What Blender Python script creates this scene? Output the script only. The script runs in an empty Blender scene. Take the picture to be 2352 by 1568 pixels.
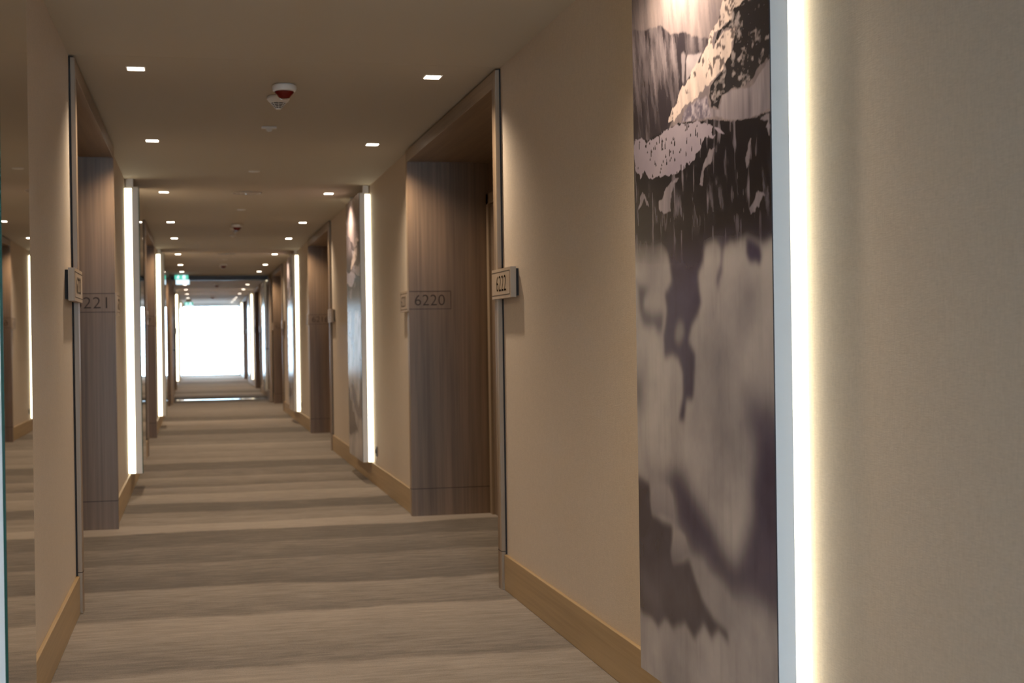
import bpy, bmesh, math, json
import numpy as np
from mathutils import Matrix, Vector

sc = bpy.context.scene
COL = sc.collection
PI = math.pi

# ------------------------------------------------------------------ camera
CW, CH, FPX = 2352.0, 1568.0, 3157.39
YAW, PITCH, ROLL, EYE = 0.2248545, -0.0038605, -0.0143228, 1.215
cy, sy, cp, sp = math.cos(YAW), math.sin(YAW), math.cos(PITCH), math.sin(PITCH)
fw = Vector((sy*cp, cy*cp, sp)); rt = Vector((cy, -sy, 0)); up = rt.cross(fw)
cr, sr = math.cos(ROLL), math.sin(ROLL)
R_ = cr*rt + sr*up
U_ = -sr*rt + cr*up
cam = bpy.data.cameras.new('camera')
cam.sensor_width = 36.0
cam.lens = FPX/CW*36.0
cam.clip_start = 0.05; cam.clip_end = 500
cam.dof.use_dof = True
cam.dof.focus_distance = 4.3
cam.dof.aperture_fstop = 5.4
camo = bpy.data.objects.new('camera', cam); COL.objects.link(camo)
camo.matrix_world = Matrix(((R_.x, U_.x, -fw.x, 0), (R_.y, U_.y, -fw.y, 0), (R_.z, U_.z, -fw.z, EYE), (0, 0, 0, 1)))
sc.camera = camo

# ------------------------------------------------------------------ world: bright overcast daylight at the two end windows
w = bpy.data.worlds.new('overcast_sky'); sc.world = w; w.use_nodes = True
bg = w.node_tree.nodes['Background']
bg.inputs['Color'].default_value = (0.62, 0.79, 1.0, 1)
bg.inputs['Strength'].default_value = 18.0

sc.view_settings.view_transform = 'Standard'
sc.view_settings.look = 'None'
sc.view_settings.exposure = 0.0
sc.view_settings.gamma = 1.0
sc.view_settings.use_curve_mapping = False
cyc = sc.cycles
cyc.use_denoising = True
cyc.use_light_tree = True
cyc.max_bounces = 10; cyc.diffuse_bounces = 6; cyc.glossy_bounces = 5
cyc.transmission_bounces = 6; cyc.transparent_max_bounces = 12
cyc.sample_clamp_indirect = 4.0
cyc.caustics_reflective = False; cyc.caustics_refractive = False

SPOT_W = 82.0            # each downlight
SPOT_RGB = (1.0, 0.79, 0.56)
LED_RGB = (1.0, 0.89, 0.62)
LED_STRENGTH = 4.4

# ------------------------------------------------------------------ dimensions (metres, corridor runs along +Y)
RW, LW, HC = 1.433, -0.545, 2.5       # wall faces, ceiling height
YB, YE = -3.2, 48.5                   # back and far ends of the corridor
PER = 8.6                             # door bays repeat
PY0, PLEN = 6.43, 2.91                # first portal: outer edge, length
DEPTH = 0.535                          # recess depth
NB = 5
PORTALS = [PY0 + PER*k for k in range(NB)]

# ------------------------------------------------------------------ helpers
def box(bm, x0, x1, y0, y1, z0, z1, bevel=0.0):
    if x0 > x1: x0, x1 = x1, x0
    if y0 > y1: y0, y1 = y1, y0
    if z0 > z1: z0, z1 = z1, z0
    vs = [bm.verts.new(p) for p in ((x0,y0,z0),(x1,y0,z0),(x1,y1,z0),(x0,y1,z0),(x0,y0,z1),(x1,y0,z1),(x1,y1,z1),(x0,y1,z1))]
    fs = [bm.faces.new([vs[i] for i in f]) for f in ((3,2,1,0),(4,5,6,7),(0,1,5,4),(1,2,6,5),(2,3,7,6),(3,0,4,7))]
    if bevel:
        es = list({e for f in fs for e in f.edges})
        bmesh.ops.bevel(bm, geom=es, offset=bevel, segments=2, profile=0.5, affect='EDGES')

def lathe(bm, prof, seg=32, cx=0, cyy=0):
    rings = []
    for r, z in prof:
        if r < 1e-5: rings.append([bm.verts.new((cx, cyy, z))])
        else: rings.append([bm.verts.new((cx+r*math.cos(2*PI*i/seg), cyy+r*math.sin(2*PI*i/seg), z)) for i in range(seg)])
    for a, b in zip(rings, rings[1:]):
        for i in range(seg):
            j = (i+1) % seg
            q = [a[i % len(a)], a[j % len(a)], b[j % len(b)], b[i % len(b)]]
            u = []
            for v in q:
                if v not in u: u.append(v)
            if len(u) > 2: bm.faces.new(u)

def obj(name, bm, m, parent=None, smooth=False):
    bmesh.ops.recalc_face_normals(bm, faces=bm.faces)
    me = bpy.data.meshes.new(name); bm.to_mesh(me); bm.free()
    if smooth:
        for p in me.polygons: p.use_smooth = True
        try: me.set_sharp_from_angle(angle=math.radians(40))
        except Exception: pass
    if m: me.materials.append(m)
    o = bpy.data.objects.new(name, me); COL.objects.link(o)
    if parent: o.parent = parent
    return o

def bobj(name, boxes, m, parent=None, bevel=0.0):
    bm = bmesh.new()
    for b in boxes: box(bm, *b, bevel=bevel)
    return obj(name, bm, m, parent)

def tag(o, label=None, cat=None, group=None, kind=None):
    if label: o['label'] = label
    if cat: o['category'] = cat
    if group: o['group'] = group
    if kind: o['kind'] = kind
    return o

def empty(name, loc=(0, 0, 0)):
    o = bpy.data.objects.new(name, None); COL.objects.link(o); o.location = loc
    o.empty_display_size = 0.1
    return o

def dup(root, loc):
    r = root.copy(); COL.objects.link(r); r.location = loc
    for ch in list(root.children):
        c = ch.copy(); COL.objects.link(c); c.parent = r
        for g in list(ch.children):
            d = g.copy(); COL.objects.link(d); d.parent = c
    return r

# ------------------------------------------------------------------ materials
def mat(name):
    m = bpy.data.materials.new(name); m.use_nodes = True
    nt = m.node_tree; b = nt.nodes['Principled BSDF']
    return m, nt, b

def N(nt, t, **kw):
    n = nt.nodes.new(t)
    for k, v in kw.items(): setattr(n, k, v)
    return n

def L(nt, a, b): nt.links.new(a, b)

def plain(name, col, rough=0.5, metal=0.0, spec=0.5, noise=0.04, nscale=40, coat=0.0):
    m, nt, b = mat(name)
    tc = N(nt, 'ShaderNodeTexCoord'); no = N(nt, 'ShaderNodeTexNoise'); no.inputs['Scale'].default_value = nscale
    no.inputs['Detail'].default_value = 3
    L(nt, tc.outputs['Object'], no.inputs['Vector'])
    mp = N(nt, 'ShaderNodeMapRange'); mp.inputs['To Min'].default_value = 1-noise; mp.inputs['To Max'].default_value = 1+noise
    L(nt, no.outputs['Fac'], mp.inputs['Value'])
    mx = N(nt, 'ShaderNodeVectorMath', operation='SCALE'); mx.inputs[0].default_value = col
    L(nt, mp.outputs[0], mx.inputs['Scale']); L(nt, mx.outputs[0], b.inputs['Base Color'])
    b.inputs['Roughness'].default_value = rough; b.inputs['Metallic'].default_value = metal
    b.inputs['Specular IOR Level'].default_value = spec
    b.inputs['Coat Weight'].default_value = coat
    return m

def emis(name, col, strength):
    m, nt, b = mat(name)
    b.inputs['Base Color'].default_value = (0.8, 0.8, 0.8, 1)
    b.inputs['Emission Color'].default_value = (*col, 1); b.inputs['Emission Strength'].default_value = strength
    return m

def wood(name, dark, light, axis='Z', rough=0.42, fine=70.0, long=1.2, bump=0.04):
    m, nt, b = mat(name)
    tc = N(nt, 'ShaderNodeTexCoord')
    def stretched(s_f, s_l, detail):
        mpn = N(nt, 'ShaderNodeMapping')
        s = {'X': (s_l, s_f, s_f), 'Y': (s_f, s_l, s_f), 'Z': (s_f, s_f, s_l)}[axis]
        mpn.inputs['Scale'].default_value = s
        L(nt, tc.outputs['Object'], mpn.inputs['Vector'])
        no = N(nt, 'ShaderNodeTexNoise'); no.inputs['Scale'].default_value = 1; no.inputs['Detail'].default_value = detail
        no.inputs['Roughness'].default_value = 0.62
        L(nt, mpn.outputs[0], no.inputs['Vector'])
        return no
    n1 = stretched(fine, long, 5); n2 = stretched(fine*0.16, long*0.4, 3)
    ad = N(nt, 'ShaderNodeMix', data_type='FLOAT'); ad.inputs[0].default_value = 0.5
    L(nt, n1.outputs['Fac'], ad.inputs[2]); L(nt, n2.outputs['Fac'], ad.inputs[3])
    cr_ = N(nt, 'ShaderNodeValToRGB')
    cr_.color_ramp.elements[0].position = 0.33; cr_.color_ramp.elements[0].color = (*dark, 1)
    cr_.color_ramp.elements[1].position = 0.67; cr_.color_ramp.elements[1].color = (*light, 1)
    L(nt, ad.outputs[0], cr_.inputs[0]); L(nt, cr_.outputs[0], b.inputs['Base Color'])
    bu = N(nt, 'ShaderNodeBump'); bu.inputs['Strength'].default_value = bump; bu.inputs['Distance'].default_value = 0.002
    L(nt, n1.outputs['Fac'], bu.inputs['Height']); L(nt, bu.outputs[0], b.inputs['Normal'])
    b.inputs['Roughness'].default_value = rough
    return m

def linen(name, col):
    """woven wallcovering: fine warp and weft threads"""
    m, nt, b = mat(name)
    tc = N(nt, 'ShaderNodeTexCoord')
    outs = []
    for s in ((1, 60, 700), (1, 700, 45)):
        mp = N(nt, 'ShaderNodeMapping'); mp.inputs['Scale'].default_value = s
        L(nt, tc.outputs['Object'], mp.inputs['Vector'])
        no = N(nt, 'ShaderNodeTexNoise'); no.inputs['Scale'].default_value = 1; no.inputs['Detail'].default_value = 2
        L(nt, mp.outputs[0], no.inputs['Vector']); outs.append(no)
    ad = N(nt, 'ShaderNodeMath', operation='ADD'); L(nt, outs[0].outputs['Fac'], ad.inputs[0]); L(nt, outs[1].outputs['Fac'], ad.inputs[1])
    mr = N(nt, 'ShaderNodeMapRange'); mr.inputs['From Min'].default_value = 0.6; mr.inputs['From Max'].default_value = 1.4
    mr.inputs['To Min'].default_value = 0.86; mr.inputs['To Max'].default_value = 1.12
    L(nt, ad.outputs[0], mr.inputs['Value'])
    sc_ = N(nt, 'ShaderNodeVectorMath', operation='SCALE'); sc_.inputs[0].default_value = col
    L(nt, mr.outputs[0], sc_.inputs['Scale']); L(nt, sc_.outputs[0], b.inputs['Base Color'])
    bu = N(nt, 'ShaderNodeBump'); bu.inputs['Strength'].default_value = 0.5; bu.inputs['Distance'].default_value = 0.001
    L(nt, ad.outputs[0], bu.inputs['Height']); L(nt, bu.outputs[0], b.inputs['Normal'])
    b.inputs['Roughness'].default_value = 0.6
    b.inputs['Specular IOR Level'].default_value = 0.35
    return m

M = {}
M['wall'] = linen('linen_wallcovering', (0.62, 0.535, 0.45))
M['ceiling'] = plain('painted_ceiling', (0.54, 0.495, 0.425), 0.75, noise=0.01, nscale=3)
M['oak'] = wood('brown_oak_panel', (0.130, 0.087, 0.056), (0.285, 0.192, 0.128), 'Z', rough=0.4)
M['oak_y'] = wood('oak_header_board', (0.20, 0.145, 0.10), (0.34, 0.25, 0.175), 'Y', rough=0.4)
M['oak_trim'] = wood('oak_edge_trim', (0.24, 0.175, 0.12), (0.40, 0.30, 0.21), 'Z', rough=0.35)
M['base'] = wood('golden_oak_baseboard', (0.33, 0.225, 0.115), (0.47, 0.335, 0.185), 'Y', rough=0.42)
M['door'] = wood('oak_door', (0.14, 0.10, 0.072), (0.27, 0.195, 0.14), 'Z', rough=0.42)
M['plate'] = wood('sign_oak', (0.34, 0.26, 0.185), (0.46, 0.35, 0.255), 'Z', rough=0.45)
M['black'] = plain('black_reveal', (0.008, 0.008, 0.010), 0.7)
M['ink'] = plain('engraved_dark_brown', (0.035, 0.022, 0.014), 0.7)
M['white'] = plain('white_lacquer', (0.82, 0.81, 0.79), 0.4, noise=0.01)
M['plastic'] = plain('white_plastic', (0.78, 0.77, 0.75), 0.35, noise=0.01)
M['gloss'] = plain('satin_painted_metal', (0.60, 0.57, 0.53), 0.22, metal=0.35, noise=0.01)
M['red'] = plain('dark_red_plastic', (0.13, 0.003, 0.003), 0.25, noise=0.02)
M['slot'] = plain('dark_slot', (0.02, 0.02, 0.02), 0.6)
M['steel'] = plain('brushed_steel', (0.62, 0.62, 0.62), 0.25, metal=1.0)
M['chrome'] = plain('polished_steel', (0.75, 0.75, 0.76), 0.12, metal=1.0)
M['bronze'] = plain('dark_bronze_metal', (0.05, 0.045, 0.045), 0.35, metal=0.6)
M['socket'] = plain('grey_socket_plastic', (0.14, 0.13, 0.13), 0.4)
M['lamp'] = emis('downlight_glow', (1.0, 0.86, 0.70), 14.0)
M['led'] = emis('led_strip_glow', LED_RGB, LED_STRENGTH)
M['green'] = emis('exit_green_glow', (0.02, 0.50, 0.36), 1.3)
M['signw'] = emis('exit_white_glow', (0.62, 0.86, 1.0), 1.5)
M['edge'] = plain('green_glass_edge', (0.01, 0.07, 0.05), 0.1)
M['snow'] = plain('snow', (0.85, 0.88, 0.92), 0.9, noise=0.05, nscale=0.3)
m, nt, b = mat('mirror_glass')
b.inputs['Base Color'].default_value = (0.78, 0.76, 0.72, 1); b.inputs['Metallic'].default_value = 1; b.inputs['Roughness'].default_value = 0.01
M['mirror'] = m
def glass(name, tint, refl):
    m = bpy.data.materials.new(name); m.use_nodes = True; nt = m.node_tree; nt.nodes.clear()
    out = N(nt, 'ShaderNodeOutputMaterial'); tr = N(nt, 'ShaderNodeBsdfTransparent'); tr.inputs[0].default_value = (*tint, 1)
    gl = N(nt, 'ShaderNodeBsdfGlossy'); gl.inputs['Roughness'].default_value = 0.02
    fr = N(nt, 'ShaderNodeFresnel'); fr.inputs['IOR'].default_value = refl
    mx = N(nt, 'ShaderNodeMixShader'); L(nt, fr.outputs[0], mx.inputs[0]); L(nt, tr.outputs[0], mx.inputs[1]); L(nt, gl.outputs[0], mx.inputs[2])
    L(nt, mx.outputs[0], out.inputs[0])
    return m
M['glass'] = glass('clear_glass', (0.93, 0.98, 0.98), 1.45)

def carpet():
    m, nt, b = mat('banded_carpet')
    tc = N(nt, 'ShaderNodeTexCoord'); sx = N(nt, 'ShaderNodeSeparateXYZ'); L(nt, tc.outputs['Object'], sx.inputs[0])
    def noise(scale, detail=3, rough=0.6):
        mp = N(nt, 'ShaderNodeMapping'); mp.inputs['Scale'].default_value = scale
        L(nt, tc.outputs['Object'], mp.inputs['Vector'])
        no = N(nt, 'ShaderNodeTexNoise'); no.inputs['Scale'].default_value = 1; no.inputs['Detail'].default_value = detail
        no.inputs['Roughness'].default_value = rough
        L(nt, mp.outputs[0], no.inputs['Vector']); return no.outputs['Fac']
    def mth(op, a, c=None, d=None):
        n = N(nt, 'ShaderNodeMath', operation=op)
        for i, v in enumerate((a, c, d)):
            if v is None: continue
            if isinstance(v, (int, float)): n.inputs[i].default_value = v
            else: L(nt, v, n.inputs[i])
        return n.outputs[0]
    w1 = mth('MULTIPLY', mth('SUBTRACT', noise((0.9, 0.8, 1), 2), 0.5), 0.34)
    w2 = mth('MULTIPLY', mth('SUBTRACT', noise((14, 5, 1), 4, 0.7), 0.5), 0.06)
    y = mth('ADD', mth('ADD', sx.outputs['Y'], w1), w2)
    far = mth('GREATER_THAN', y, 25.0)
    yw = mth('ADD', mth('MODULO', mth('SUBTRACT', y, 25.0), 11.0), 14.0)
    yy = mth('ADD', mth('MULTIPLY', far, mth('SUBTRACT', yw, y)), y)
    def ramp(segs, y0, y1):
        cr_ = N(nt, 'ShaderNodeValToRGB'); els = cr_.color_ramp.elements
        stops = []
        for (a, c, va, vc) in segs:       # a = near edge, c = far edge, va value at near edge, vc at far edge
            stops += [((a-y0)/(y1-y0)+1e-4, va), ((c-y0)/(y1-y0)-8e-4, vc)]
        while len(els) > 1: els.remove(els[-1])
        els[0].position = stops[0][0]; els[0].color = (stops[0][1],)*3+(1,)
        for p, v in stops[1:]:
            e = els.new(min(max(p, 0), 1)); e.color = (v, v, v, 1)
        mr = N(nt, 'ShaderNodeMapRange'); mr.inputs['From Min'].default_value = y0; mr.inputs['From Max'].default_value = y1
        L(nt, yy, mr.inputs['Value']); L(nt, mr.outputs[0], cr_.inputs[0])
        return cr_.outputs[0]
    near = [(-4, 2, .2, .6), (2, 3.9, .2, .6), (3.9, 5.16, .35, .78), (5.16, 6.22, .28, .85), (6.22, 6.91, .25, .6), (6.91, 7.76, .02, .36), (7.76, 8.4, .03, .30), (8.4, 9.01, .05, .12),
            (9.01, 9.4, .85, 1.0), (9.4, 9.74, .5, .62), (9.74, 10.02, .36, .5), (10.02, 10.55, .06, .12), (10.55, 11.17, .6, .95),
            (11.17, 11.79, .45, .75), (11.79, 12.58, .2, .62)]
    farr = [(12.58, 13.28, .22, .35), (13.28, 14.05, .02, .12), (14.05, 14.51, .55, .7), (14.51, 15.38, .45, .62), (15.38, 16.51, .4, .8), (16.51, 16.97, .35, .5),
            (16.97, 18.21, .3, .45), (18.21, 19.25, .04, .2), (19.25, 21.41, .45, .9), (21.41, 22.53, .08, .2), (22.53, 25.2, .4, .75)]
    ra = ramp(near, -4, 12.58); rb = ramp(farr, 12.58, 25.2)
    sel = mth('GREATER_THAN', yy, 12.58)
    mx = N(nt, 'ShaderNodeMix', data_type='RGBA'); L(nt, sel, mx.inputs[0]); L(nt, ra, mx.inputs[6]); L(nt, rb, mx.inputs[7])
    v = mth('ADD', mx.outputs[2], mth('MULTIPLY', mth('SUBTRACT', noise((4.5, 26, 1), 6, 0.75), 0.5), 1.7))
    v = mth('ADD', v, mth('MULTIPLY', mth('SUBTRACT', noise((1.2, 1.6, 1), 2), 0.5), 0.35))
    v = mth('ADD', v, mth('MULTIPLY', mth('SUBTRACT', noise((190, 240, 1), 2), 0.5), 1.0))
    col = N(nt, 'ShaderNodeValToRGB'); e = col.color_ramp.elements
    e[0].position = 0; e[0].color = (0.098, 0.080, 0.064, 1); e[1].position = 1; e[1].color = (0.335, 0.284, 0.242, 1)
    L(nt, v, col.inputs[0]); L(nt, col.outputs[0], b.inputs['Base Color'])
    bu = N(nt, 'ShaderNodeBump'); bu.inputs['Strength'].default_value = 0.5; bu.inputs['Distance'].default_value = 0.003
    L(nt, noise((300, 380, 1), 3), bu.inputs['Height']); L(nt, bu.outputs[0], b.inputs['Normal'])
    b.inputs['Roughness'].default_value = 0.95; b.inputs['Specular IOR Level'].default_value = 0.15
    b.inputs['Sheen Weight'].default_value = 0.15; b.inputs['Sheen Roughness'].default_value = 0.6
    return m
M['carpet'] = carpet()

# ------------------------------------------------------------------ room shell
tag(bobj('floor', [(-1.3, 2.2, YB, YE, -0.12, 0)], M['carpet']), kind='structure')
seams = [YB] + [p - 0.01 for p in PORTALS] + [YE]
tag(bobj('ceiling', [(-1.3, 2.2, a+0.0015, c-0.0015, HC, HC+0.1) for a, c in zip(seams, seams[1:])] + [(-1.3, 2.2, YB, YE, HC+0.1, HC+0.2)], M['ceiling']), kind='structure')

def segments():
    s = []; y = YB
    for p in PORTALS:
        s.append((y, p + 0.035)); y = p + PLEN - 0.035
    s.append((y, YE)); return s
for side, X, sg in (('right', RW, 1), ('left', LW, -1)):
    wl = empty('wall_'+side); tag(wl, kind='structure')
    for a, c in segments():
        bobj('wall_section', [(X, X+sg*(DEPTH+0.1), a, c, 0, HC)], M['wall'], wl)
    bobj('recess_wall', [(X+sg*(DEPTH+0.05), X+sg*(DEPTH+0.15), p, p+PLEN, 0, HC) for p in PORTALS], M['ceiling'], wl)
    bb = empty('baseboard_'+side); tag(bb, kind='structure')
    for i, (a, c) in enumerate(segments()):
        a2 = a if i == 0 else a+0.035; c2 = c if i == NB else c-0.035
        bobj('board', [(X-sg*0.016, X, a2, c2, 0, 0.17)], M['base'], bb, bevel=0.003)

# portals: oak lined recesses with a black reveal where they meet the wall
for side, X, sg in (('right', RW, 1), ('left', LW, -1)):
    for k, p in enumerate(PORTALS):
        n = k + 1 + (NB if sg < 0 else 0)
        t = empty('trim_%d' % n, (X, p, 0)); tag(t, kind='structure')
        F = -0.028*sg                                     # front face, proud of the wall
        Lp = PLEN
        for e0, e1, f0, f1 in ((0, .035, .035, .075), (Lp, Lp-.035, Lp-.035, Lp-.075)):
            bobj('edge_trim', [(F, -0.008*sg, e0, e1, 0, 2.49)], M['oak_trim'], t, bevel=0.0015)
            bobj('jamb_panel', [(F, DEPTH*sg, f0, f1, 0, 2.41)], M['oak'], t)
            bobj('reveal', [(-0.008*sg, 0, e0+(0.002 if e0 == 0 else -0.002), e1, 0.17, 2.495)], M['black'], t)
            inner = f1 + (0.0006 if e0 == 0 else -0.0006)
            bobj('joint', [(F-0.0006*sg, DEPTH*sg, f1, inner, 0.183, 0.187), (F-0.0006*sg, F, e0, f1, 0.183, 0.187),
                           (F, -0.008*sg, e0-(0.0006 if e0 == 0 else -0.0006), e0, 0.183, 0.187)], M['ink'], t)
        bobj('header_board', [(F, DEPTH*sg, .035, Lp-.035, 2.41, 2.488)], M['oak_y'], t, bevel=0.001)
        bobj('header_reveal', [(F+0.012*sg, 0.02*sg, .035, Lp-.035, 2.488, 2.5)], M['black'], t)
        bobj('back_panel', [(DEPTH*sg, (DEPTH+.03)*sg, .035, Lp-.035, 0, 2.41)], M['oak'], t)
        for j, (d0, d1) in enumerate(((.16, 1.08), (Lp-1.08, Lp-.16))):
            d = empty('door_%d' % ((n-1)*2+j+1), (X, p, 0)); tag(d, kind='structure')
            xb = DEPTH*sg
            bobj('door_frame', [(xb-.022*sg, xb, d0-.07, d0, 0, 2.19), (xb-.022*sg, xb, d1, d1+.07, 0, 2.19), (xb-.022*sg, xb, d0-.07, d1+.07, 2.12, 2.19)], M['oak_trim'], d)
            bobj('door_leaf', [(xb-.006*sg, xb, d0+.003, d1-.003, 0.008, 2.117)], M['door'], d)
            hy = d0+.07 if j else d1-.07
            h = bobj('door_handle', [(xb-.05*sg, xb-.006*sg, hy-.01, hy+.01, 1.03, 1.05), (xb-.06*sg, xb-.045*sg, hy-.01, hy+(.12 if j else -.12), 1.03, 1.05),
                                     (xb-.012*sg, xb-.006*sg, hy-.03, hy+.03, 0.98, 1.20)], M['steel'], d, bevel=0.003)

# end windows ------------------------------------------------------
def end_window(n, y, out):
    wdw = empty('window_%d' % n, (0, y, 0)); tag(wdw, kind='structure')
    x0, x1 = LW, RW
    bobj('window_frame', [(x0, x0+.05, 0, .06*out, 0, HC), (x1-.05, x1, 0, .06*out, 0, HC), (x0+.05, x1-.05, 0, .06*out, 0, .04),
                          (x0+.05, x1-.05, 0, .06*out, 2.38, HC)], M['steel'], wdw)
    bobj('mullion', [(1.135, 1.165, 0, .06*out, .04, 2.38)], M['bronze'], wdw)
    bobj('window_pane', [(x0+.05, 1.135, .025*out, .032*out, .04, 2.38)], M['glass'], wdw)
    bobj('window_pane', [(1.165, x1-.05, .025*out, .032*out, .04, 2.38)], M['glass'], wdw)
end_window(1, YE, 1); end_window(2, YB, -1)
tag(bobj('ground', [(-40, 40, YE+0.3, 110, -3.4, -3.2), (-40, 40, -60, YB-0.3, -3.4, -3.2)], M['snow']), kind='structure')

# fire door screen across the corridor -----------------------------
FD = 28.0
fd = empty('fire_door_frame', (0, FD, 0)); tag(fd, 'dark metal fire door frame spanning the corridor beyond the third pair of door bays', 'door frame')
bobj('head', [(LW+.045, RW-.045, -.05, .05, 2.41, HC)], M['bronze'], fd)
bobj('post', [(LW, LW+.045, -.05, .05, 0, HC)], M['oak_trim'], fd)
bobj('post', [(RW-.045, RW, -.05, .05, 0, HC)], M['oak_trim'], fd)
for X, sg, lab in ((RW, 1, 'open glazed fire door folded back against the picture wall'), (LW, -1, 'open glazed fire door folded back against the mirror wall')):
    d = empty('fire_door', (X-sg*.055, FD-.07, 0)); tag(d, lab, 'door')
    y0, y1 = -.93, 0
    t0, t1 = -.025*sg, .025*sg
    bobj('leaf_frame', [(t0, t1, y0, y0+.09, .01, 2.38), (t0, t1, y1-.09, y1, .01, 2.38), (t0, t1, y0+.09, y1-.09, 2.28, 2.38), (t0, t1, y0+.09, y1-.09, .01, .22)], M['oak_trim'], d)
    bobj('glass', [(-.004, .004, y0+.09, y1-.09, .22, 2.28)], M['glass'], d)
    bobj('handle', [(t0, t0-.055*sg, y0+.035, y0+.055, 1.03, 1.05), (t0-.045*sg, t0-.06*sg, y0+.035, y0+.16, 1.03, 1.05)], M['black'], d, bevel=.003)
th = bobj('threshold_strip', [(LW+.06, RW-.06, FD+.75, FD+.87, 0, .008)], M['chrome'], None, bevel=.002)
tag(th, 'flat brushed metal threshold strip lying across the carpet under the fire doors', 'threshold')

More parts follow.
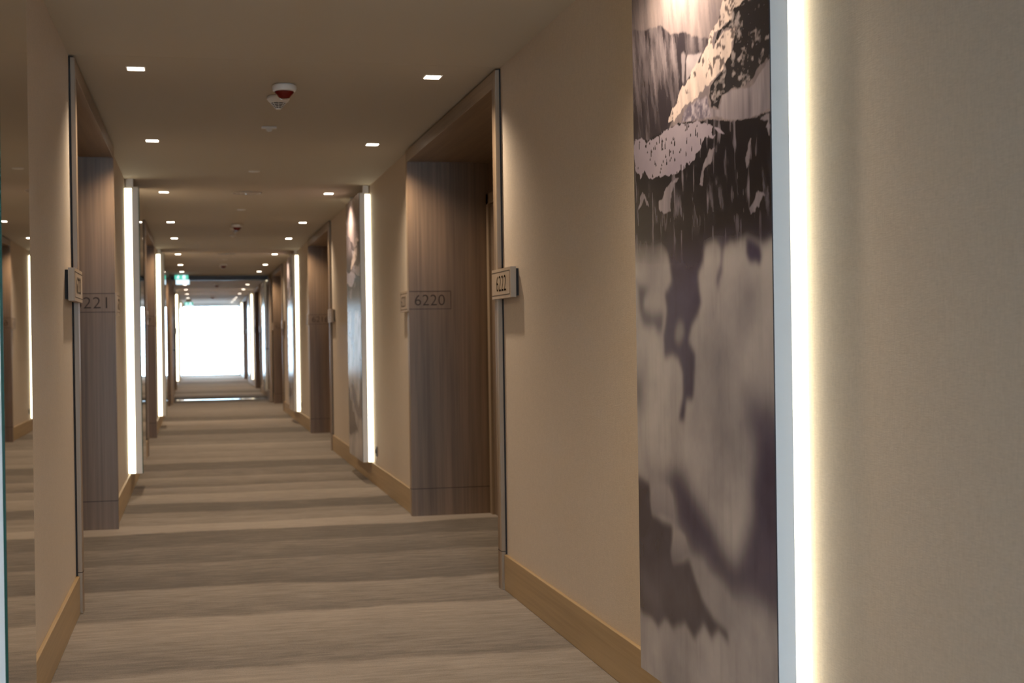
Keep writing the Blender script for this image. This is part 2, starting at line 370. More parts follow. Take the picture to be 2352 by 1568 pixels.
# ------------------------------------------------------------------ the mountain picture (colour grid on the panel's laminate)
ART = {"far_ridge":[[-0.051,2.173],[0.029,2.159],[0.106,2.139],[0.18,2.134],[0.252,2.122],[0.286,2.105],[0.32,2.087],[0.375,2.069],[0.44,2.06],[0.46,2.049],[0.552,2.023],[0.639,2.001],[0.61,1.985],[0.528,1.931],[0.308,1.798],[0.142,1.794],[-0.066,1.825]],"slope_patch":[[0.469,1.989],[0.52,1.98],[0.575,1.972],[0.529,1.942],[0.457,1.918],[0.458,1.98]],"fall":[[0.418,2.002],[0.437,2.004],[0.453,1.992],[0.439,1.917],[0.426,1.92]],"ridge_snow":[[0.74,2.096],[0.946,2.042],[0.881,2.038],[0.813,2.045],[0.778,2.045],[0.764,2.022],[0.714,2.009],[0.672,2.002],[0.65,1.98],[0.657,1.963],[0.676,1.97],[0.741,2.002],[0.803,1.991],[0.782,1.961],[0.757,1.931],[0.71,1.901],[0.645,1.889],[0.586,1.867],[0.505,1.855],[0.41,1.845],[0.354,1.822],[0.309,1.822],[0.333,1.842],[0.367,1.876],[0.401,1.905],[0.466,1.916],[0.529,1.946],[0.575,1.966],[0.629,1.995],[0.668,2.023],[0.716,2.062]],"rock":[[0.946,2.042],[1.125,1.995],[1.12,1.85],[0.995,1.87],[0.94,1.855],[0.874,1.827],[0.806,1.833],[0.708,1.833],[0.679,1.798],[0.632,1.81],[0.624,1.848],[0.664,1.889],[0.71,1.901],[0.757,1.931],[0.788,1.959],[0.807,1.994],[0.714,2.005],[0.667,1.972],[0.653,1.986],[0.677,2.003],[0.764,2.022],[0.78,2.046],[0.881,2.038]],"right_slope":[[0.708,1.833],[0.771,1.836],[0.823,1.829],[0.89,1.82],[0.931,1.836],[0.971,1.858],[0.995,1.87],[1.12,1.85],[1.117,1.729],[0.995,1.749],[0.904,1.746],[0.871,1.744],[0.751,1.763],[0.622,1.79],[0.614,1.824],[0.66,1.801],[0.69,1.8]],"lilac":[[0.453,1.845],[0.546,1.852],[0.614,1.847],[0.632,1.788],[0.534,1.797],[0.419,1.81]],"forest":[[-0.149,1.846],[0.13,1.804],[0.286,1.811],[0.419,1.81],[0.534,1.797],[0.641,1.783],[0.768,1.757],[0.887,1.743],[0.995,1.744],[1.117,1.726],[1.106,1.372],[-0.166,1.446]],"field":[[0.148,1.802],[0.221,1.803],[0.286,1.808],[0.365,1.811],[0.451,1.805],[0.543,1.792],[0.621,1.772],[0.645,1.765],[0.635,1.75],[0.658,1.734],[0.65,1.729],[0.581,1.74],[0.566,1.727],[0.561,1.717],[0.52,1.709],[0.509,1.69],[0.447,1.689],[0.441,1.678],[0.382,1.673],[0.303,1.674],[0.186,1.686],[0.137,1.685],[0.101,1.711],[0.062,1.694],[0.011,1.74],[0.008,1.823],[0.08,1.818],[0.117,1.798]],"field2":[[0.654,1.76],[0.696,1.748],[0.724,1.727],[0.677,1.74]],"p1":[[0.392,1.656],[0.358,1.643],[0.335,1.617],[0.322,1.566],[0.288,1.57],[0.23,1.583],[0.225,1.605],[0.279,1.64],[0.336,1.653]],"p2":[[0.93,1.559],[0.969,1.548],[0.945,1.53],[0.912,1.51],[0.88,1.509],[0.88,1.526],[0.922,1.543]],"p3":[[0.869,1.683],[0.89,1.693],[0.876,1.64],[0.85,1.623],[0.842,1.645]],"p4":[[0.657,1.703],[0.637,1.665],[0.578,1.658],[0.557,1.615],[0.537,1.622],[0.549,1.658],[0.619,1.705]],"p5":[[0.932,1.734],[0.999,1.737],[1.001,1.69],[0.97,1.708],[0.99,1.721],[0.955,1.724]],"p6":[[0.079,1.65],[0.14,1.601],[0.121,1.603],[0.091,1.627],[0.045,1.606],[0.039,1.611]],"trunk":[[-0.154,1.731],[1.112,1.574],[1.109,1.459],[1.001,1.445],[0.942,1.433],[0.902,1.446],[0.845,1.461],[0.776,1.452],[0.74,1.459],[0.658,1.465],[0.62,1.461],[0.581,1.456],[0.57,1.415],[0.534,1.383],[0.537,1.349],[0.551,1.303],[0.524,1.266],[0.472,1.236],[0.45,1.201],[0.5,1.166],[0.486,1.074],[0.475,1.039],[0.422,1.029],[0.409,0.973],[0.355,0.974],[0.39,1.031],[0.392,1.102],[0.361,1.141],[0.317,1.155],[0.254,1.144],[0.241,1.21],[0.277,1.291],[0.255,1.336],[0.291,1.351],[0.32,1.378],[0.305,1.419],[0.283,1.457],[0.226,1.49],[0.129,1.489],[0.002,1.515],[-0.163,1.528]],"left":[[-0.004,1.385],[0.048,1.374],[0.148,1.357],[0.085,1.334],[0.071,1.3],[0.145,1.273],[0.253,1.279],[0.251,1.222],[0.203,1.206],[0.168,1.231],[0.069,1.244],[0.026,1.297],[0.022,1.362]],"blob":[[0.342,1.217],[0.354,1.241],[0.387,1.251],[0.414,1.236],[0.413,1.209],[0.374,1.185],[0.336,1.197]],"dark1":[[0.845,1.454],[0.894,1.444],[0.934,1.43],[0.945,1.399],[0.928,1.375],[0.908,1.388],[0.867,1.387],[0.845,1.406]],"dark2":[[0.658,1.469],[0.75,1.479],[0.74,1.448],[0.703,1.433],[0.697,1.379],[0.673,1.351],[0.66,1.318],[0.65,1.363],[0.684,1.397],[0.685,1.437]],"dark3":[[0.848,1.319],[0.882,1.321],[0.873,1.29],[0.848,1.294]],"dark4":[[0.832,1.068],[0.898,1.077],[1.022,1.026],[1.019,0.927],[0.828,0.945]],"dark5":[[-0.016,1.092],[0.101,1.104],[0.074,1.069],[0.031,0.972],[-0.021,0.969]],"purple":[[0.03,0.87],[0.141,0.783],[0.355,0.841],[0.438,0.782],[0.552,0.713],[0.659,0.656],[0.761,0.619],[0.822,0.677],[0.862,0.762],[0.856,0.84],[0.896,0.922],[0.907,0.985],[1.13,1.0],[1.116,0.55],[0.99,0.524],[0.947,0.532],[0.883,0.538],[0.758,0.523],[0.732,0.518],[0.677,0.555],[0.558,0.568],[0.537,0.599],[0.431,0.59],[0.397,0.639],[0.31,0.663],[0.307,0.74],[0.223,0.768],[0.14,0.759],[0.12,0.771]],"blob1":[[0.11,0.712],[0.154,0.756],[0.209,0.77],[0.269,0.764],[0.304,0.735],[0.31,0.667],[0.206,0.676],[0.129,0.667]],"blob2":[[0.278,0.575],[0.309,0.63],[0.348,0.652],[0.397,0.639],[0.426,0.598],[0.369,0.567],[0.293,0.545]],"streak":[[0.431,0.584],[0.467,0.596],[0.537,0.597],[0.563,0.565],[0.613,0.561],[0.676,0.547],[0.737,0.517],[0.776,0.489],[0.704,0.428],[0.609,0.445],[0.521,0.492]],"black":[[-0.019,0.772],[0.098,0.759],[0.122,0.666],[0.218,0.659],[0.297,0.661],[0.293,0.55],[0.419,0.579],[0.521,0.488],[0.609,0.45],[0.693,0.434],[0.703,0.399],[0.64,0.423],[0.591,0.39],[0.53,0.42],[0.459,0.361],[0.388,0.394],[0.285,0.354],[0.22,0.366],[0.165,0.332],[0.095,0.347],[0.023,0.342],[-0.036,0.365]],"veil":[[-0.009,0.46],[0.086,0.467],[0.221,0.397],[0.153,0.393],[0.04,0.399]]}
PZ0, PZ1 = 0.172, 2.438
def fbm(rng, shape, cells, octaves=5, gain=0.55):
    H_, W_ = shape; out = np.zeros(shape); amp = 1; tot = 0
    cy_, cx_ = cells
    for o in range(octaves):
        ny, nx = int(cy_)+2, int(cx_)+2
        g = rng.random((ny, nx))
        yy = np.linspace(0, cy_, H_, endpoint=False); xx = np.linspace(0, cx_, W_, endpoint=False)
        iy = yy.astype(int); ix = xx.astype(int); fy = (yy-iy)[:, None]; fx = (xx-ix)[None, :]
        fy = fy*fy*(3-2*fy); fx = fx*fx*(3-2*fx)
        a = g[iy][:, ix]; b_ = g[iy][:, ix+1]; c = g[iy+1][:, ix]; d = g[iy+1][:, ix+1]
        out += amp*(a*(1-fx)*(1-fy)+b_*fx*(1-fy)+c*(1-fx)*fy+d*fx*fy); tot += amp
        amp *= gain; cy_ *= 2; cx_ *= 2
        if cy_ > H_ or cx_ > W_: break
    return out/tot

def mountain_picture():
    NU, NV = 300, 1150
    rng = np.random.default_rng(7)
    u = np.linspace(0, 1, NU)[None, :].repeat(NV, 0); z = np.linspace(PZ0, PZ1, NV)[:, None].repeat(NU, 1)
    W2 = 1.06/(NU-1); H2 = (PZ1-PZ0)/(NV-1)
    def poly(name, rough=0.01, blur=0.0, seed=1, cells=(60, 28)):
        cells = (cells[0]*.45, cells[1]*.45) if cells[0] > 50 else cells; rough *= .75
        r = np.random.default_rng(seed+11)
        du = (fbm(r, (NV, NU), cells)-.5)*rough*2/1.06*1.6; dz = (fbm(r, (NV, NU), cells)-.5)*rough*2
        px = u+du; pz = z+dz
        pts = ART[name]; ins = np.zeros((NV, NU), bool); n = len(pts)
        for i in range(n):
            x0, y0 = pts[i]; x1, y1 = pts[(i+1) % n]
            if y0 == y1: continue
            c = ((y0 > pz) != (y1 > pz)) & (px < (x1-x0)*(pz-y0)/(y1-y0)+x0)
            ins ^= c
        mk = ins.astype(float)
        return gauss(mk, blur) if blur else mk
    def gauss(a, s):
        sx_ = s/W2; sy_ = s/H2
        P_ = int(max(sx_, sy_)*3)+2
        a = np.pad(a, P_, mode='edge')
        fy = np.fft.fftfreq(a.shape[0])[:, None]; fx = np.fft.fftfreq(a.shape[1])[None, :]
        k = np.exp(-2*(PI**2)*((fx*sx_)**2+(fy*sy_)**2))
        return np.real(np.fft.ifft2(np.fft.fft2(a)*k))[P_:-P_, P_:-P_]
    def s2l(c):
        c = np.array(c, float)/255; return np.where(c < .04045, c/12.92, ((c+.055)/1.055)**2.4)
    C = np.zeros((NV, NU, 3))
    def put(mask, col):
        nonlocal C
        if np.ndim(col) == 1: col = np.array(col)[None, None, :]
        C = C*(1-mask[..., None])+col*mask[..., None]
    def two(f, a, b_):
        f = np.clip(f, 0, 1)[..., None]; return s2l(a)*(1-f)+s2l(b_)*f
    G = fbm
    streak = G(rng, (NV, NU), (12, 40)); fine = G(rng, (NV, NU), (140, 50)); big = G(rng, (NV, NU), (14, 6)); sm = G(rng, (NV, NU), (50, 24))
    diag = np.zeros((NV, NU))                         # slanting streaks: shear a stretched noise
    base = G(rng, (NV, NU*2), (16, 60))
    for r_ in range(NV):
        sh = int((r_*0.10) % NU); diag[r_] = np.roll(base[r_], -sh)[:NU]
    # sky with slanting light
    glow = np.exp(-(((u-.36)/.28)**2+((z-2.23)/.16)**2))
    put(np.ones((NV, NU)), two(glow*.75+(diag-.42)*1.1+(big-.4)*.3, (120, 108, 110), (180, 160, 154)))
    # far ridge, fading downwards into dark forest
    fr = poly('far_ridge', .012, .002, 2, (150, 60))
    fall = np.clip((2.16-z)/.30, 0, 1)
    put(fr, two((diag-.46)*2.6*(1-.5*fall)+.30*(1-fall), (52, 46, 52), (150, 136, 138)))
    put(poly('slope_patch', .006, .002, 3), two(sm, (150, 138, 142), (190, 176, 176)))
    put(poly('fall', .004, .003, 4)*.7, s2l((170, 156, 158)))
    put(poly('rock', .02, .0015, 6, (120, 60)), two((fine-.57)*4.0+(sm-.52)*2.2, (34, 32, 37), (150, 138, 136)))
    snow = two((diag-.3)*1.1+.25-(z-1.95)*.6, (176, 158, 152), (238, 214, 200))
    put(poly('ridge_snow', .022, .0012, 5, (130, 60)), snow)
    specks = ((fine > .62) & (sm > .50)).astype(float)*poly('ridge_snow', .02, 0, 5)
    put(gauss(specks, .0016)*.85, s2l((62, 54, 58)))
    put(poly('right_slope', .010, .0015, 7, (120, 50)), two((streak-.4)*1.5+.25+(z-1.75)*1.2, (116, 106, 112), (166, 154, 156)))
    put(poly('lilac', .014, .003, 8)*.85, two((fine-.35)*2.5, (104, 96, 110), (186, 172, 178)))
    # forest: black green slopes with snow showing in vertical streaks
    fo = poly('forest', .008, .0012, 9, (150, 80))
    put(fo, two((G(rng, (NV, NU), (26, 60))-.585)*3.2+(sm-.5)*.6, (26, 24, 30), (128, 118, 124)))
    fs = two((big-.3)*1.2, (150, 138, 148), (182, 168, 172))
    put(poly('field', .012, .0010, 10, (170, 90)), fs)
    put(poly('field2', .010, .001, 12), fs)
    for i, nme in enumerate(('p1', 'p2', 'p3', 'p4', 'p5', 'p6')):
        put(poly(nme, .018, .0015, 20+i, (110, 60))*.8, two(streak, (120, 110, 118), (172, 160, 162)))
    # little dark trees standing in the snow field
    fm = poly('field', .01, 0, 10)
    tr = np.zeros((NV, NU)); r3 = np.random.default_rng(5)
    for _ in range(120):
        cu = r3.random()*.66; cz = 1.62+r3.random()*.2
        cu += (r3.random()-.5)*.02
        h = .006+.018*r3.random()**2; wd = .002+.002*r3.random()
        i0, i1 = int((cz-PZ0)/H2), int((cz+h-PZ0)/H2)
        for i in range(i0, min(i1, NV-1)):
            hw = wd*(1-(i-i0)/max(i1-i0, 1))/1.06
            j0, j1 = int((cu-hw)*NU), int((cu+hw)*NU)
            tr[i, max(j0, 0):max(j1+1, 0)] = 1
    put(gauss(tr*fm, .0009), s2l((44, 40, 46)))
    # lower half: sea of cloud in front of a purple valley
    cl = np.clip((1.535-z)/.14, 0, 1); cl = cl*cl*(3-2*cl)
    puff = G(rng, (NV, NU), (9, 4), 3, .5)
    lightc = two((big-.3)*.8+(puff-.42)*.9+.35, (136, 128, 130), (196, 186, 178))
    cloud = lightc.copy()
    def cput(mask, col):
        nonlocal cloud
        cloud = cloud*(1-mask[..., None])+(np.array(col)[None, None, :] if np.ndim(col) == 1 else col)*mask[..., None]
    vio = two((big-.3)*1.2, (68, 60, 78), (94, 85, 104))*(1-.62*np.clip((z-1.36)/.15, 0, 1))[..., None]
    cput(poly('trunk', .02, .010, 30, (10, 6)), vio)
    cput(poly('left', .02, .014, 31, (10, 6))*.85, vio)
    cput(poly('blob', .008, .012, 32, (10, 6))*.8, s2l((150, 142, 140)))
    cput(poly('dark1', .012, .008, 33)*.95, s2l((60, 52, 80)))
    cput(poly('dark2', .012, .009, 34)*.8, s2l((78, 70, 92)))
    cput(poly('dark3', .012, .018, 35)*.45, vio)
    cput(poly('dark4', .02, .04, 36)*.9, vio)
    cput(poly('dark5', .02, .035, 37)*.8, vio)
    cput(poly('purple', .03, .030, 38, (8, 5))*.97, vio)
    cput(poly('streak', .012, .012, 39, (10, 6))*.95, two((big-.2), (146, 138, 138), (178, 168, 162)))
    cput(poly('black', .012, .010, 40, (12, 8))*.93, two((big-.3)*1.1, (54, 47, 57), (80, 72, 84)))
    cput(poly('veil', .01, .03, 41)*.4, s2l((130, 122, 128)))
    cput(poly('blob1', .008, .008, 42, (10, 6))*.85, two((z-.62)/.14, (110, 102, 110), (166, 156, 154)))
    cput(poly('blob2', .008, .007, 43, (10, 6))*.9, two((z-.54)/.1, (100, 92, 100), (168, 158, 154)))
    vein = 1-.10*np.clip((streak-.5)*3, 0, 1)
    C = C*(1-cl[..., None])+cloud*cl[..., None]*vein[..., None]
    # the ridge tips that poke out of the cloud
    tip = np.clip((diag-.58)*7, 0, 1)*np.exp(-((z-1.56)/.05)**2)
    put(gauss(tip, .001)*.5, s2l((150, 140, 148)))
    # white balance of the print
    C = np.clip(C*1.12*np.array([.95, 1.0, 1.10])[None, None, :], 0, .9)
    return NU, NV, C

NU, NV, CPIX = mountain_picture()
def picture_mesh():
    """a laminate sheet with the image as point colours; local x=0 at the wall, faces -X"""
    me = bpy.data.meshes.new('picture')
    uu = np.linspace(0, 1, NU); zz = np.linspace(PZ0, PZ1, NV)
    co = np.zeros((NV, NU, 3), np.float32)
    co[..., 0] = -0.093; co[..., 1] = ((1-uu)*1.05)[None, :]; co[..., 2] = zz[:, None]
    me.vertices.add(NU*NV); me.vertices.foreach_set('co', co.reshape(-1))
    idx = np.arange(NU*NV).reshape(NV, NU)
    q = np.stack([idx[:-1, :-1], idx[:-1, 1:], idx[1:, 1:], idx[1:, :-1]], -1).reshape(-1, 4)
    nf = len(q)
    me.loops.add(nf*4); me.loops.foreach_set('vertex_index', q.reshape(-1).astype(np.int32))
    me.polygons.add(nf); me.polygons.foreach_set('loop_start', np.arange(0, nf*4, 4, dtype=np.int32))
    me.update(calc_edges=True)
    at = me.color_attributes.new('print', 'FLOAT_COLOR', 'POINT')
    c4 = np.ones((NV*NU, 4), np.float32); c4[:, :3] = CPIX.reshape(-1, 3)
    at.data.foreach_set('color', c4.reshape(-1))
    me.materials.append(M['print'])
    return me
m, nt, b = mat('printed_laminate')
at = N(nt, 'ShaderNodeAttribute'); at.attribute_name = 'print'
L(nt, at.outputs['Color'], b.inputs['Base Color']); b.inputs['Roughness'].default_value = 0.22; b.inputs['Specular IOR Level'].default_value = 0.45
M['print'] = m
M['pedge'] = plain('dark_sheet_edge', (0.02, 0.02, 0.025), 0.5)

# picture panels on the right wall: box stands 45 mm off the wall on a lit core
def art_panel(loc, label):
    t = empty('picture_panel', loc); tag(t, label, 'picture', 'backlit mountain picture panels')
    y0, y1 = 0, 1.05
    bobj('panel_box', [(-.090, -.045, y0, y1, PZ0, PZ1)], M['white'], t)
    bobj('sheet_edge', [(-.0928, -.090, y0, y1, PZ0, PZ1)], M['pedge'], t)
    bobj('light_core', [(-.045, 0, y0+.014, y1-.014, .172, 2.43)], M['white'], t)
    bobj('led_strip', [(-.044, -.001, y0+.008, y0+.014, .174, 2.425)], M['led'], t)
    bobj('led_strip', [(-.044, -.001, y1-.014, y1-.008, .174, 2.425)], M['led'], t)
    bobj('top_block', [(-.060, -.012, y0+.003, y0+.05, 2.438, 2.5)], M['white'], t)
    bobj('top_block', [(-.060, -.012, y1-.05, y1-.003, 2.438, 2.5)], M['white'], t)
    return t
ART_Y = [3.06 + 8.48*k for k in range(6)]
ordn = ['nearest', 'second', 'third', 'fourth', 'fifth', 'sixth and farthest']
extra = ['its snowy ridge and clouds clearly seen', 'between the bays of rooms 6220 and 6218', 'just beyond the bay of room 6216', 'just beyond the dark fire door frame', 'halfway between fire doors and end window', 'beside the bright end window']
pm = picture_mesh()
for k, y in enumerate(ART_Y):
    t = art_panel((RW, y, 0), '%s tall mountain picture panel with glowing edges, %s' % (ordn[k], extra[k]))
    pic = bpy.data.objects.new('picture', pm); COL.objects.link(pic); pic.parent = t

# mirror panels on the left wall
MIR = [(3.17, .53), (11.25, .72), (19.75, .72), (36.8, .72), (45.3, .72)]
mext = ['cut by the picture edge', 'between the bays of rooms 6221 and 6219', 'just before the third bay', 'beyond the fire doors', 'beside the bright end window']
for k, (y, ln) in enumerate(MIR):
    t = empty('wall_mirror', (LW, y, 0)); tag(t, '%s tall mirror panel with glowing LED edges, %s' % (['nearest', 'second', 'third', 'fourth', 'fifth and farthest'][k], mext[k]), 'mirror', 'backlit tall mirrors')
    D0, D1 = (.126, .075) if k == 0 else (.106, .055)
    bobj('panel_box', [(D1, D0, 0, ln, PZ0, PZ1)], M['white'], t)
    bobj('mirror_glass', [(D0+.0015, D0+.005, 0.003, ln-.001, PZ0+.002, PZ1-.002)], M['mirror'], t)
    bobj('glass_edge', [(D0, D0+.0062, -.0005, .003, PZ0, PZ1), (D0, D0+.0015, .003, ln, PZ0, PZ1)], M['edge'], t)
    bobj('light_core', [(0, D1, .014, ln-.014, .172, 2.43)], M['white'], t)
    bobj('led_strip', [(.001, D1-.002, .008, .014, .174, 2.425)], M['led'], t)
    bobj('led_strip', [(.001, D1-.002, ln-.014, ln-.008, .174, 2.425)], M['led'], t)
    bobj('top_block', [(.012, .066, .003, .05, 2.438, 2.5)], M['white'], t)
    bobj('top_block', [(.012, .066, ln-.05, ln-.003, 2.438, 2.5)], M['white'], t)

# ------------------------------------------------------------------ room number signs
def text_mesh(s, width, height, depth):
    c = bpy.data.curves.new('digits', 'FONT'); c.body = s; c.size = 1; c.extrude = 0.5; c.offset = -0.010; c.resolution_u = 4; c.space_character = 1.03
    o = bpy.data.objects.new('digits_tmp', c); COL.objects.link(o)
    dg = bpy.context.evaluated_depsgraph_get()
    me = bpy.data.meshes.new_from_object(o.evaluated_get(dg))
    bpy.data.objects.remove(o)
    n = len(me.vertices); co = np.zeros(n*3, np.float32); me.vertices.foreach_get('co', co); co = co.reshape(-1, 3)
    lo, hi = co.min(0), co.max(0)
    co = (co-lo)/(hi-lo); co[:, 0] *= width; co[:, 1] *= height; co[:, 2] = (co[:, 2]-.5)*depth
    return me, co
def digits(s, place, parent, name='digits'):
    me, co = text_mesh(s, .207, .073, .0012)
    out = np.array([place(*c) for c in co], np.float32)
    me.vertices.foreach_set('co', out.reshape(-1)); me.update()
    me.materials.clear(); me.materials.append(M['ink']); me.name = name
    o = bpy.data.objects.new(name, me); COL.objects.link(o); o.parent = parent
    return o
ZT, ZB = 1.533, 1.393
def number_sign(num, X, sg, p, near, label):
    """oak plate on the wall beside the portal, carried round the corner on to the jamb as engraving"""
    yc = p+.075 if near else p+PLEN-.075       # jamb surface
    d = -1 if near else 1                      # plate runs this way from the jamb along the wall
    t = empty('room_number_sign', (X, yc, 0)); tag(t, label, 'sign', 'room number signs')
    n_len = .40 if near else .34
    f0, f1 = -.038*sg, -.0285*sg
    e = 0.0 if near else 0.0
    pl = bobj('plate', [(-.040*sg, -.0135*sg, d*.0762, d*n_len, ZB, ZT), (-.040*sg, -.0285*sg, 0, d*.0762, ZB, ZT)], M['plate'], t)
    bobj('backing', [(-.0135*sg, 0, d*.0762, d*(n_len-.008), ZB+.008, ZT-.008)], M['black'], t)
    s = -.0405*sg
    lw = .0035
    bobj('groove_line', [(s, -.0399*sg, 0, d*(n_len-.016), ZT-.014-lw, ZT-.014), (s, -.0399*sg, 0, d*(n_len-.016), ZB+.014, ZB+.014+lw),
                         (s, -.0399*sg, d*(n_len-.016), d*(n_len-.016-lw), ZB+.014, ZT-.014)], M['ink'], pl)
    # digits on the wall face, read from the corridor
    ya = d*.10 if near else d*.075             # digit edge nearest the jamb
    if near: lo_, hi_ = ya-.207, ya
    else: lo_, hi_ = ya, ya+.207
    zc = (ZT+ZB)/2-.036
    if sg > 0: digits(num, lambda a, b_, c: (s-.0002, hi_-a, zc+b_), pl)
    else: digits(num, lambda a, b_, c: (s+.0002+c, lo_+a, zc+b_), pl)
    # engraving on the jamb
    js = -d*.0004
    x0 = -.028*sg
    bobj('jamb_line', [(x0, x0+.29*sg, -d*.0006, 0, ZT-.014-lw+.012, ZT-.014+.012), (x0, x0+.29*sg, -d*.0006, 0, ZB+.014, ZB+.014+lw),
                       (x0+.29*sg, x0+(.29-lw)*sg, -d*.0006, 0, ZB+.014, ZT-.002)], M['ink'], t)
    xt0 = x0+(.04 if sg > 0 else .050)*sg; a0, a1 = min(xt0, xt0+.207*sg), max(xt0, xt0+.207*sg)
    if d > 0: digits(num, lambda a, b_, c: (a0+a, -.0005+c*.2, zc+.006+b_), t, 'jamb_digits')   # jamb faces -Y
    else: digits(num, lambda a, b_, c: (a1-a, .0005+c*.2, zc+.006+b_), t, 'jamb_digits')
    return t
for sg, X, first in ((1, RW, 6222), (-1, LW, 6223)):
    wl = 'picture' if sg > 0 else 'mirror'
    for k, p in enumerate(PORTALS):
        n1 = first-4*k; n2 = n1-2
        bay = ['first', 'second', 'third', 'fourth', 'fifth'][k]
        number_sign(str(n1), X, sg, p, True, 'oak room sign %d on the near edge of the %s bay of the %s wall' % (n1, bay, wl))
        number_sign(str(n2), X, sg, p, False, 'oak room sign %d on the far jamb of the %s bay of the %s wall' % (n2, bay, wl))

# ------------------------------------------------------------------ ceiling downlights
def make_downlight():
    t = empty('downlight')
    bm = bmesh.new(); o_, i_ = .044, .037
    for x0, x1, y0, y1 in ((-o_, o_, -o_, -i_), (-o_, o_, i_, o_), (-o_, -i_, -i_, i_), (i_, o_, -i_, i_)):
        box(bm, x0, x1, y0, y1, -.0030, 0)
    obj('trim_ring', bm, M['white'], t)
    bobj('lens', [(-i_, i_, -i_, i_, -.0045, 0)], M['lamp'], t)
    ld = bpy.data.lights.new('spot_beam', 'SPOT'); ld.energy = SPOT_W; ld.color = SPOT_RGB
    ld.spot_size = math.radians(136); ld.spot_blend = 1.0; ld.shadow_soft_size = 0.03
    lo = bpy.data.objects.new('spot_beam', ld); COL.objects.link(lo); lo.parent = t; lo.location = (0, 0, -.02)
    return t
LYS = [ 3.63, 6.70, 9.09, 12.21, 15.28, 17.69, 20.93, 23.87, 26.25, 32.39, 35.43, 38.73, 42.3, 44.5, 47.3]
proto = make_downlight(); first = True
names = {3: 'in front of the room number bay 6222', 4: 'over the first door bays', 5: 'between the second mirror and picture'}
seen = 0
nth = ['nearest', 'second', 'third', 'fourth', 'fifth', 'sixth', 'seventh', 'eighth', 'ninth', 'tenth', 'eleventh', 'twelfth', 'thirteenth', 'fourteenth and last']
for i, y in enumerate(LYS, 2):
    for X, wl in ((-.264, 'mirror'), (1.149, 'picture')):
        o = proto if first else dup(proto, (0, 0, 0)); first = False
        o.location = (X, y, HC)
        if y < 5: lab = 'square downlight %s, out of view, along the %s wall' % (['behind the camera', 'above the camera', 'beside the nearest picture panel'][i], wl)
        else: lab = '%s square ceiling downlight in view along the %s wall' % (nth[i-3], wl)
        tag(o, lab, 'downlight', 'square recessed downlights')

# ------------------------------------------------------------------ ceiling devices along the centre line
CX = .440
def siren(y, label):
    t = empty('alarm_sounder', (CX+.005, y, HC)); tag(t, label, 'alarm', 'round fire alarm sounders')
    bm = bmesh.new(); lathe(bm, [(.050, 0), (.060, -.006), (.062, -.018), (.057, -.032), (.048, -.036), (0, -.036)]); obj('base', bm, M['plastic'], t, True)
    bm = bmesh.new(); lathe(bm, [(.0485, -.036), (.047, -.042), (.026, -.068), (.018, -.072), (0, -.073)]); obj('red_dome', bm, M['red'], t, True)
def smoke(y, label):
    t = empty('smoke_detector', (CX-.005, y, HC)); tag(t, label, 'detector', 'conical smoke detectors')
    bm = bmesh.new(); lathe(bm, [(.050, 0), (.059, -.005), (.060, -.016), (.050, -.030), (.043, -.034), (0, -.034)]); obj('base', bm, M['plastic'], t, True)
    bm = bmesh.new(); lathe(bm, [(.040, -.034), (.014, -.066), (0, -.067)]); obj('inner_chamber', bm, M['slot'], t, True)
    for i in range(5):
        r = .0425-i*.0062; z = -.0345-i*.0072
        bm = bmesh.new(); lathe(bm, [(r, z), (r-.0018, z-.0026), (r-.0060, z-.0026), (r-.004, z), (r, z)]); obj('cone_ring', bm, M['plastic'], t, True)
    bm = bmesh.new()
    for j in range(8):
        a = 2*PI*j/8+PI/2; w_ = .0011
        pts = [(.0435, -.034), (.0145, -.0675), (.0125, -.0675), (.0405, -.034)]
        c_, s_ = math.cos(a), math.sin(a)
        va = [bm.verts.new((r*c_-w_*s_, r*s_+w_*c_, z)) for r, z in pts]; vb = [bm.verts.new((r*c_+w_*s_, r*s_-w_*c_, z)) for r, z in pts]
        bm.faces.new(va); bm.faces.new(vb[::-1])
        for q in range(4): bm.faces.new([va[q], va[(q+1) % 4], vb[(q+1) % 4], vb[q]])
    tag(obj('ribs', bm, M['plastic'], t), kind='stuff')
    bm = bmesh.new(); lathe(bm, [(.015, -.066), (.0135, -.070), (0, -.0705)], 20); obj('tip', bm, M['plastic'], t, True)
def emergency(y, label):
    t = empty('emergency_light', (CX, y, HC)); tag(t, label, 'light', 'small emergency lights')
    bobj('base', [(-.045, .045, -.020, .020, -.012, 0)], M['plastic'], t, bevel=.004)
    bm = bmesh.new(); lathe(bm, [(.020, -.012), (.019, -.020), (.012, -.028), (0, -.031)], 24); obj('lens', bm, M['plastic'], t, True)
def cover(y, label):
    bm = bmesh.new(); lathe(bm, [(0, 0), (.043, 0), (.043, -.003), (.038, -.006), (0, -.006)], 28)
    o = obj('ceiling_cover', bm, M['plastic'], None, True); o.location = (CX, y, HC); tag(o, label, 'cover', 'round blank cover discs')
def diffuser(y, label):
    t = empty('air_diffuser', (CX, y, HC)); tag(t, label, 'air vent', 'round air diffusers')
    for r in (.130, .092, .056):
        bm = bmesh.new(); lathe(bm, [(r, 0), (r, -.007), (r-.008, -.011), (r-.018, -.006), (r-.020, 0)], 40); obj('ring', bm, M['gloss'], t, True)
    bm = bmesh.new(); lathe(bm, [(.028, 0), (.028, -.008), (.018, -.014), (0, -.015)], 28); obj('centre_disc', bm, M['gloss'], t, True)
siren(4.87, 'red tipped fire alarm sounder cut by the top edge of the frame')
siren(7.02, 'white fire alarm sounder with dark red dome, in front of the slotted cone detector')
smoke(7.36, 'white conical smoke detector with dark slots just behind the nearest red sounder')
emergency(8.42, 'small oblong white emergency light on the ceiling beyond the near smoke detector')
cover(10.65, 'thin round cover disc on the ceiling before the first air diffuser')
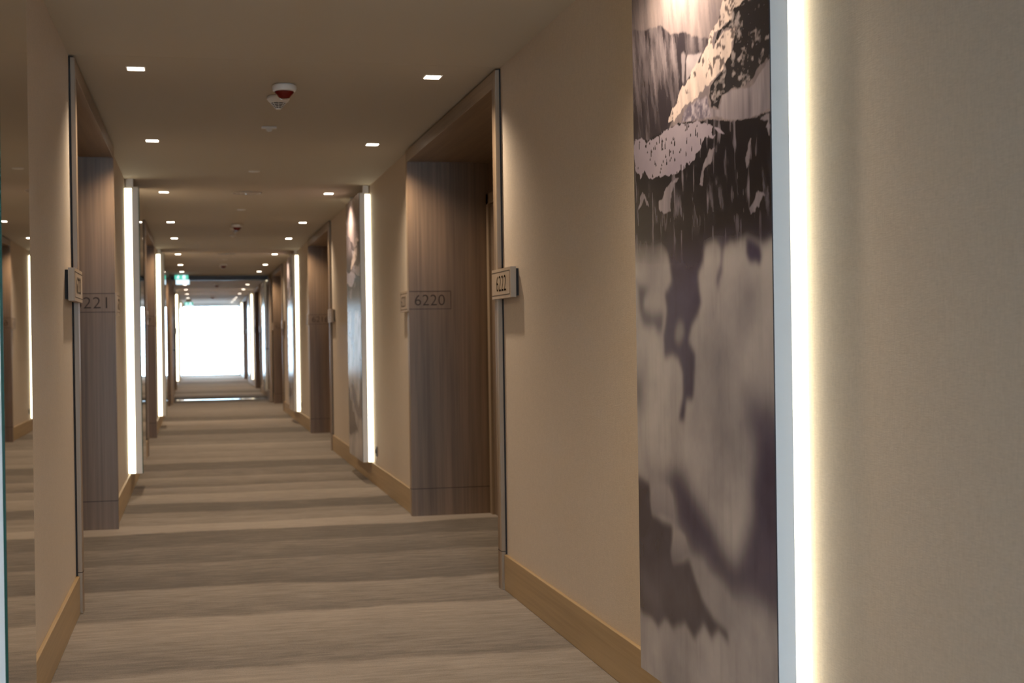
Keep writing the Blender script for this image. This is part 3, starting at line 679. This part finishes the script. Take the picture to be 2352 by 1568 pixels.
diffuser(12.2, 'nearest round metal air diffuser, between the second picture panel and second mirror')
cover(13.8, 'thin round cover disc on the ceiling beyond the first air diffuser')
siren(15.55, 'fire alarm sounder with dark red dome over the second pair of door bays')
smoke(15.95, 'small conical smoke detector directly behind the second red sounder in view')
emergency(17.15, 'small emergency light on the ceiling over the second pair of door bays')
diffuser(20.8, 'second round metal air diffuser, between the third picture panel and third mirror')
cover(22.3, 'thin round cover disc on the ceiling beyond the second air diffuser')
siren(23.6, 'fire alarm sounder on the ceiling at the third pair of door bays')
smoke(24.0, 'conical smoke detector behind the sounder at the third pair of door bays')
siren(32.0, 'fire alarm sounder on the ceiling just beyond the dark fire door frame')
diffuser(37.6, 'farthest round metal air diffuser, beyond the fire door frame')
siren(41.0, 'farthest fire alarm sounder, small and dark before the end window')

# ------------------------------------------------------------------ exit signs
def exit_sign(x, y, z0, z1, zm, label):
    t = empty('exit_sign', (x, y, 0)); tag(t, label, 'exit sign')
    wd = .132
    bobj('housing', [(-wd, wd, 0, .04, zm, z1), (-wd+.02, wd+.02, 0, .04, z0, zm)], M['plastic'], t)
    bobj('bracket', [(-.08, .08, .005, .035, z1, HC)], M['plastic'], t)
    bobj('green_panel', [(-wd+.006, wd-.006, -.002, 0, zm+.006, z1-.006)], M['green'], t)
    bobj('white_panel', [(-wd+.026, wd+.014, -.002, 0, z0+.004, zm-.004)], M['signw'], t)
    # running figure (left) and doorway with arrow (right)
    bm = bmesh.new()
    zc = (zm+z1)/2
    lathe(bm, [(0, .0), (.009, .0), (.009, .001), (0, .001)], 12)
    bmesh.ops.rotate(bm, verts=bm.verts, matrix=Matrix.Rotation(PI/2, 3, 'X'))
    bmesh.ops.translate(bm, verts=bm.verts, vec=(-.055, -.002, zc+.026))
    def bar(x0, z0_, x1, z1_, th_):
        dx, dz = x1-x0, z1_-z0_; l_ = math.hypot(dx, dz); nx, nz = -dz/l_*th_/2, dx/l_*th_/2
        v = [bm.verts.new((a, yy_, c)) for yy_ in (-.0032, -.002) for a, c in ((x0+nx, z0_+nz), (x1+nx, z1_+nz), (x1-nx, z1_-nz), (x0-nx, z0_-nz))]
        for f in ((0, 1, 2, 3), (7, 6, 5, 4), (0, 4, 5, 1), (1, 5, 6, 2), (2, 6, 7, 3), (3, 7, 4, 0)): bm.faces.new([v[i] for i in f])
    for a in ((-.058, zc+.014, -.068, zc-.010, .020), (-.060, zc+.012, -.036, zc+.004, .007), (-.062, zc+.012, -.088, zc-.002, .007),
              (-.066, zc-.010, -.048, zc-.018, .009), (-.048, zc-.018, -.050, zc-.038, .008), (-.068, zc-.010, -.080, zc-.026, .009), (-.080, zc-.026, -.096, zc-.028, .008)):
        bar(*a)
    obj('running_figure', bm, M['signw'], t)
    bm = bmesh.new()
    box(bm, .020, .075, -.0032, -.002, zc-.038, zc+.038)
    obj('doorway_symbol', bm, M['signw'], t)
exit_sign(-.283, 27.2, 2.297, 2.485, 2.395, 'green and white lit exit sign hanging before the fire door frame')
exit_sign(-.25, 44.0, 2.22, 2.42, 2.33, 'small distant lit exit sign hanging before the bright end window')

# ------------------------------------------------------------------ wall sockets
def socket(y, label):
    t = empty('wall_socket', (RW, y, .28)); tag(t, label, 'socket', 'grey wall sockets')
    bobj('plate', [(-.010, 0, -.040, .040, -.040, .040)], M['socket'], t, bevel=.002)
    bm = bmesh.new(); lathe(bm, [(.020, .0), (.020, .0125), (.017, .0125), (.015, .0105), (0, .0105)], 24)
    bmesh.ops.rotate(bm, verts=bm.verts, matrix=Matrix.Rotation(-PI/2, 3, 'Y'))
    obj('socket_ring', bm, M['black'], t, True)
socket(11.33, 'small grey wall socket beside the lit edge of the second picture panel')
socket(19.80, 'small grey wall socket beside the lit edge of the third picture panel')
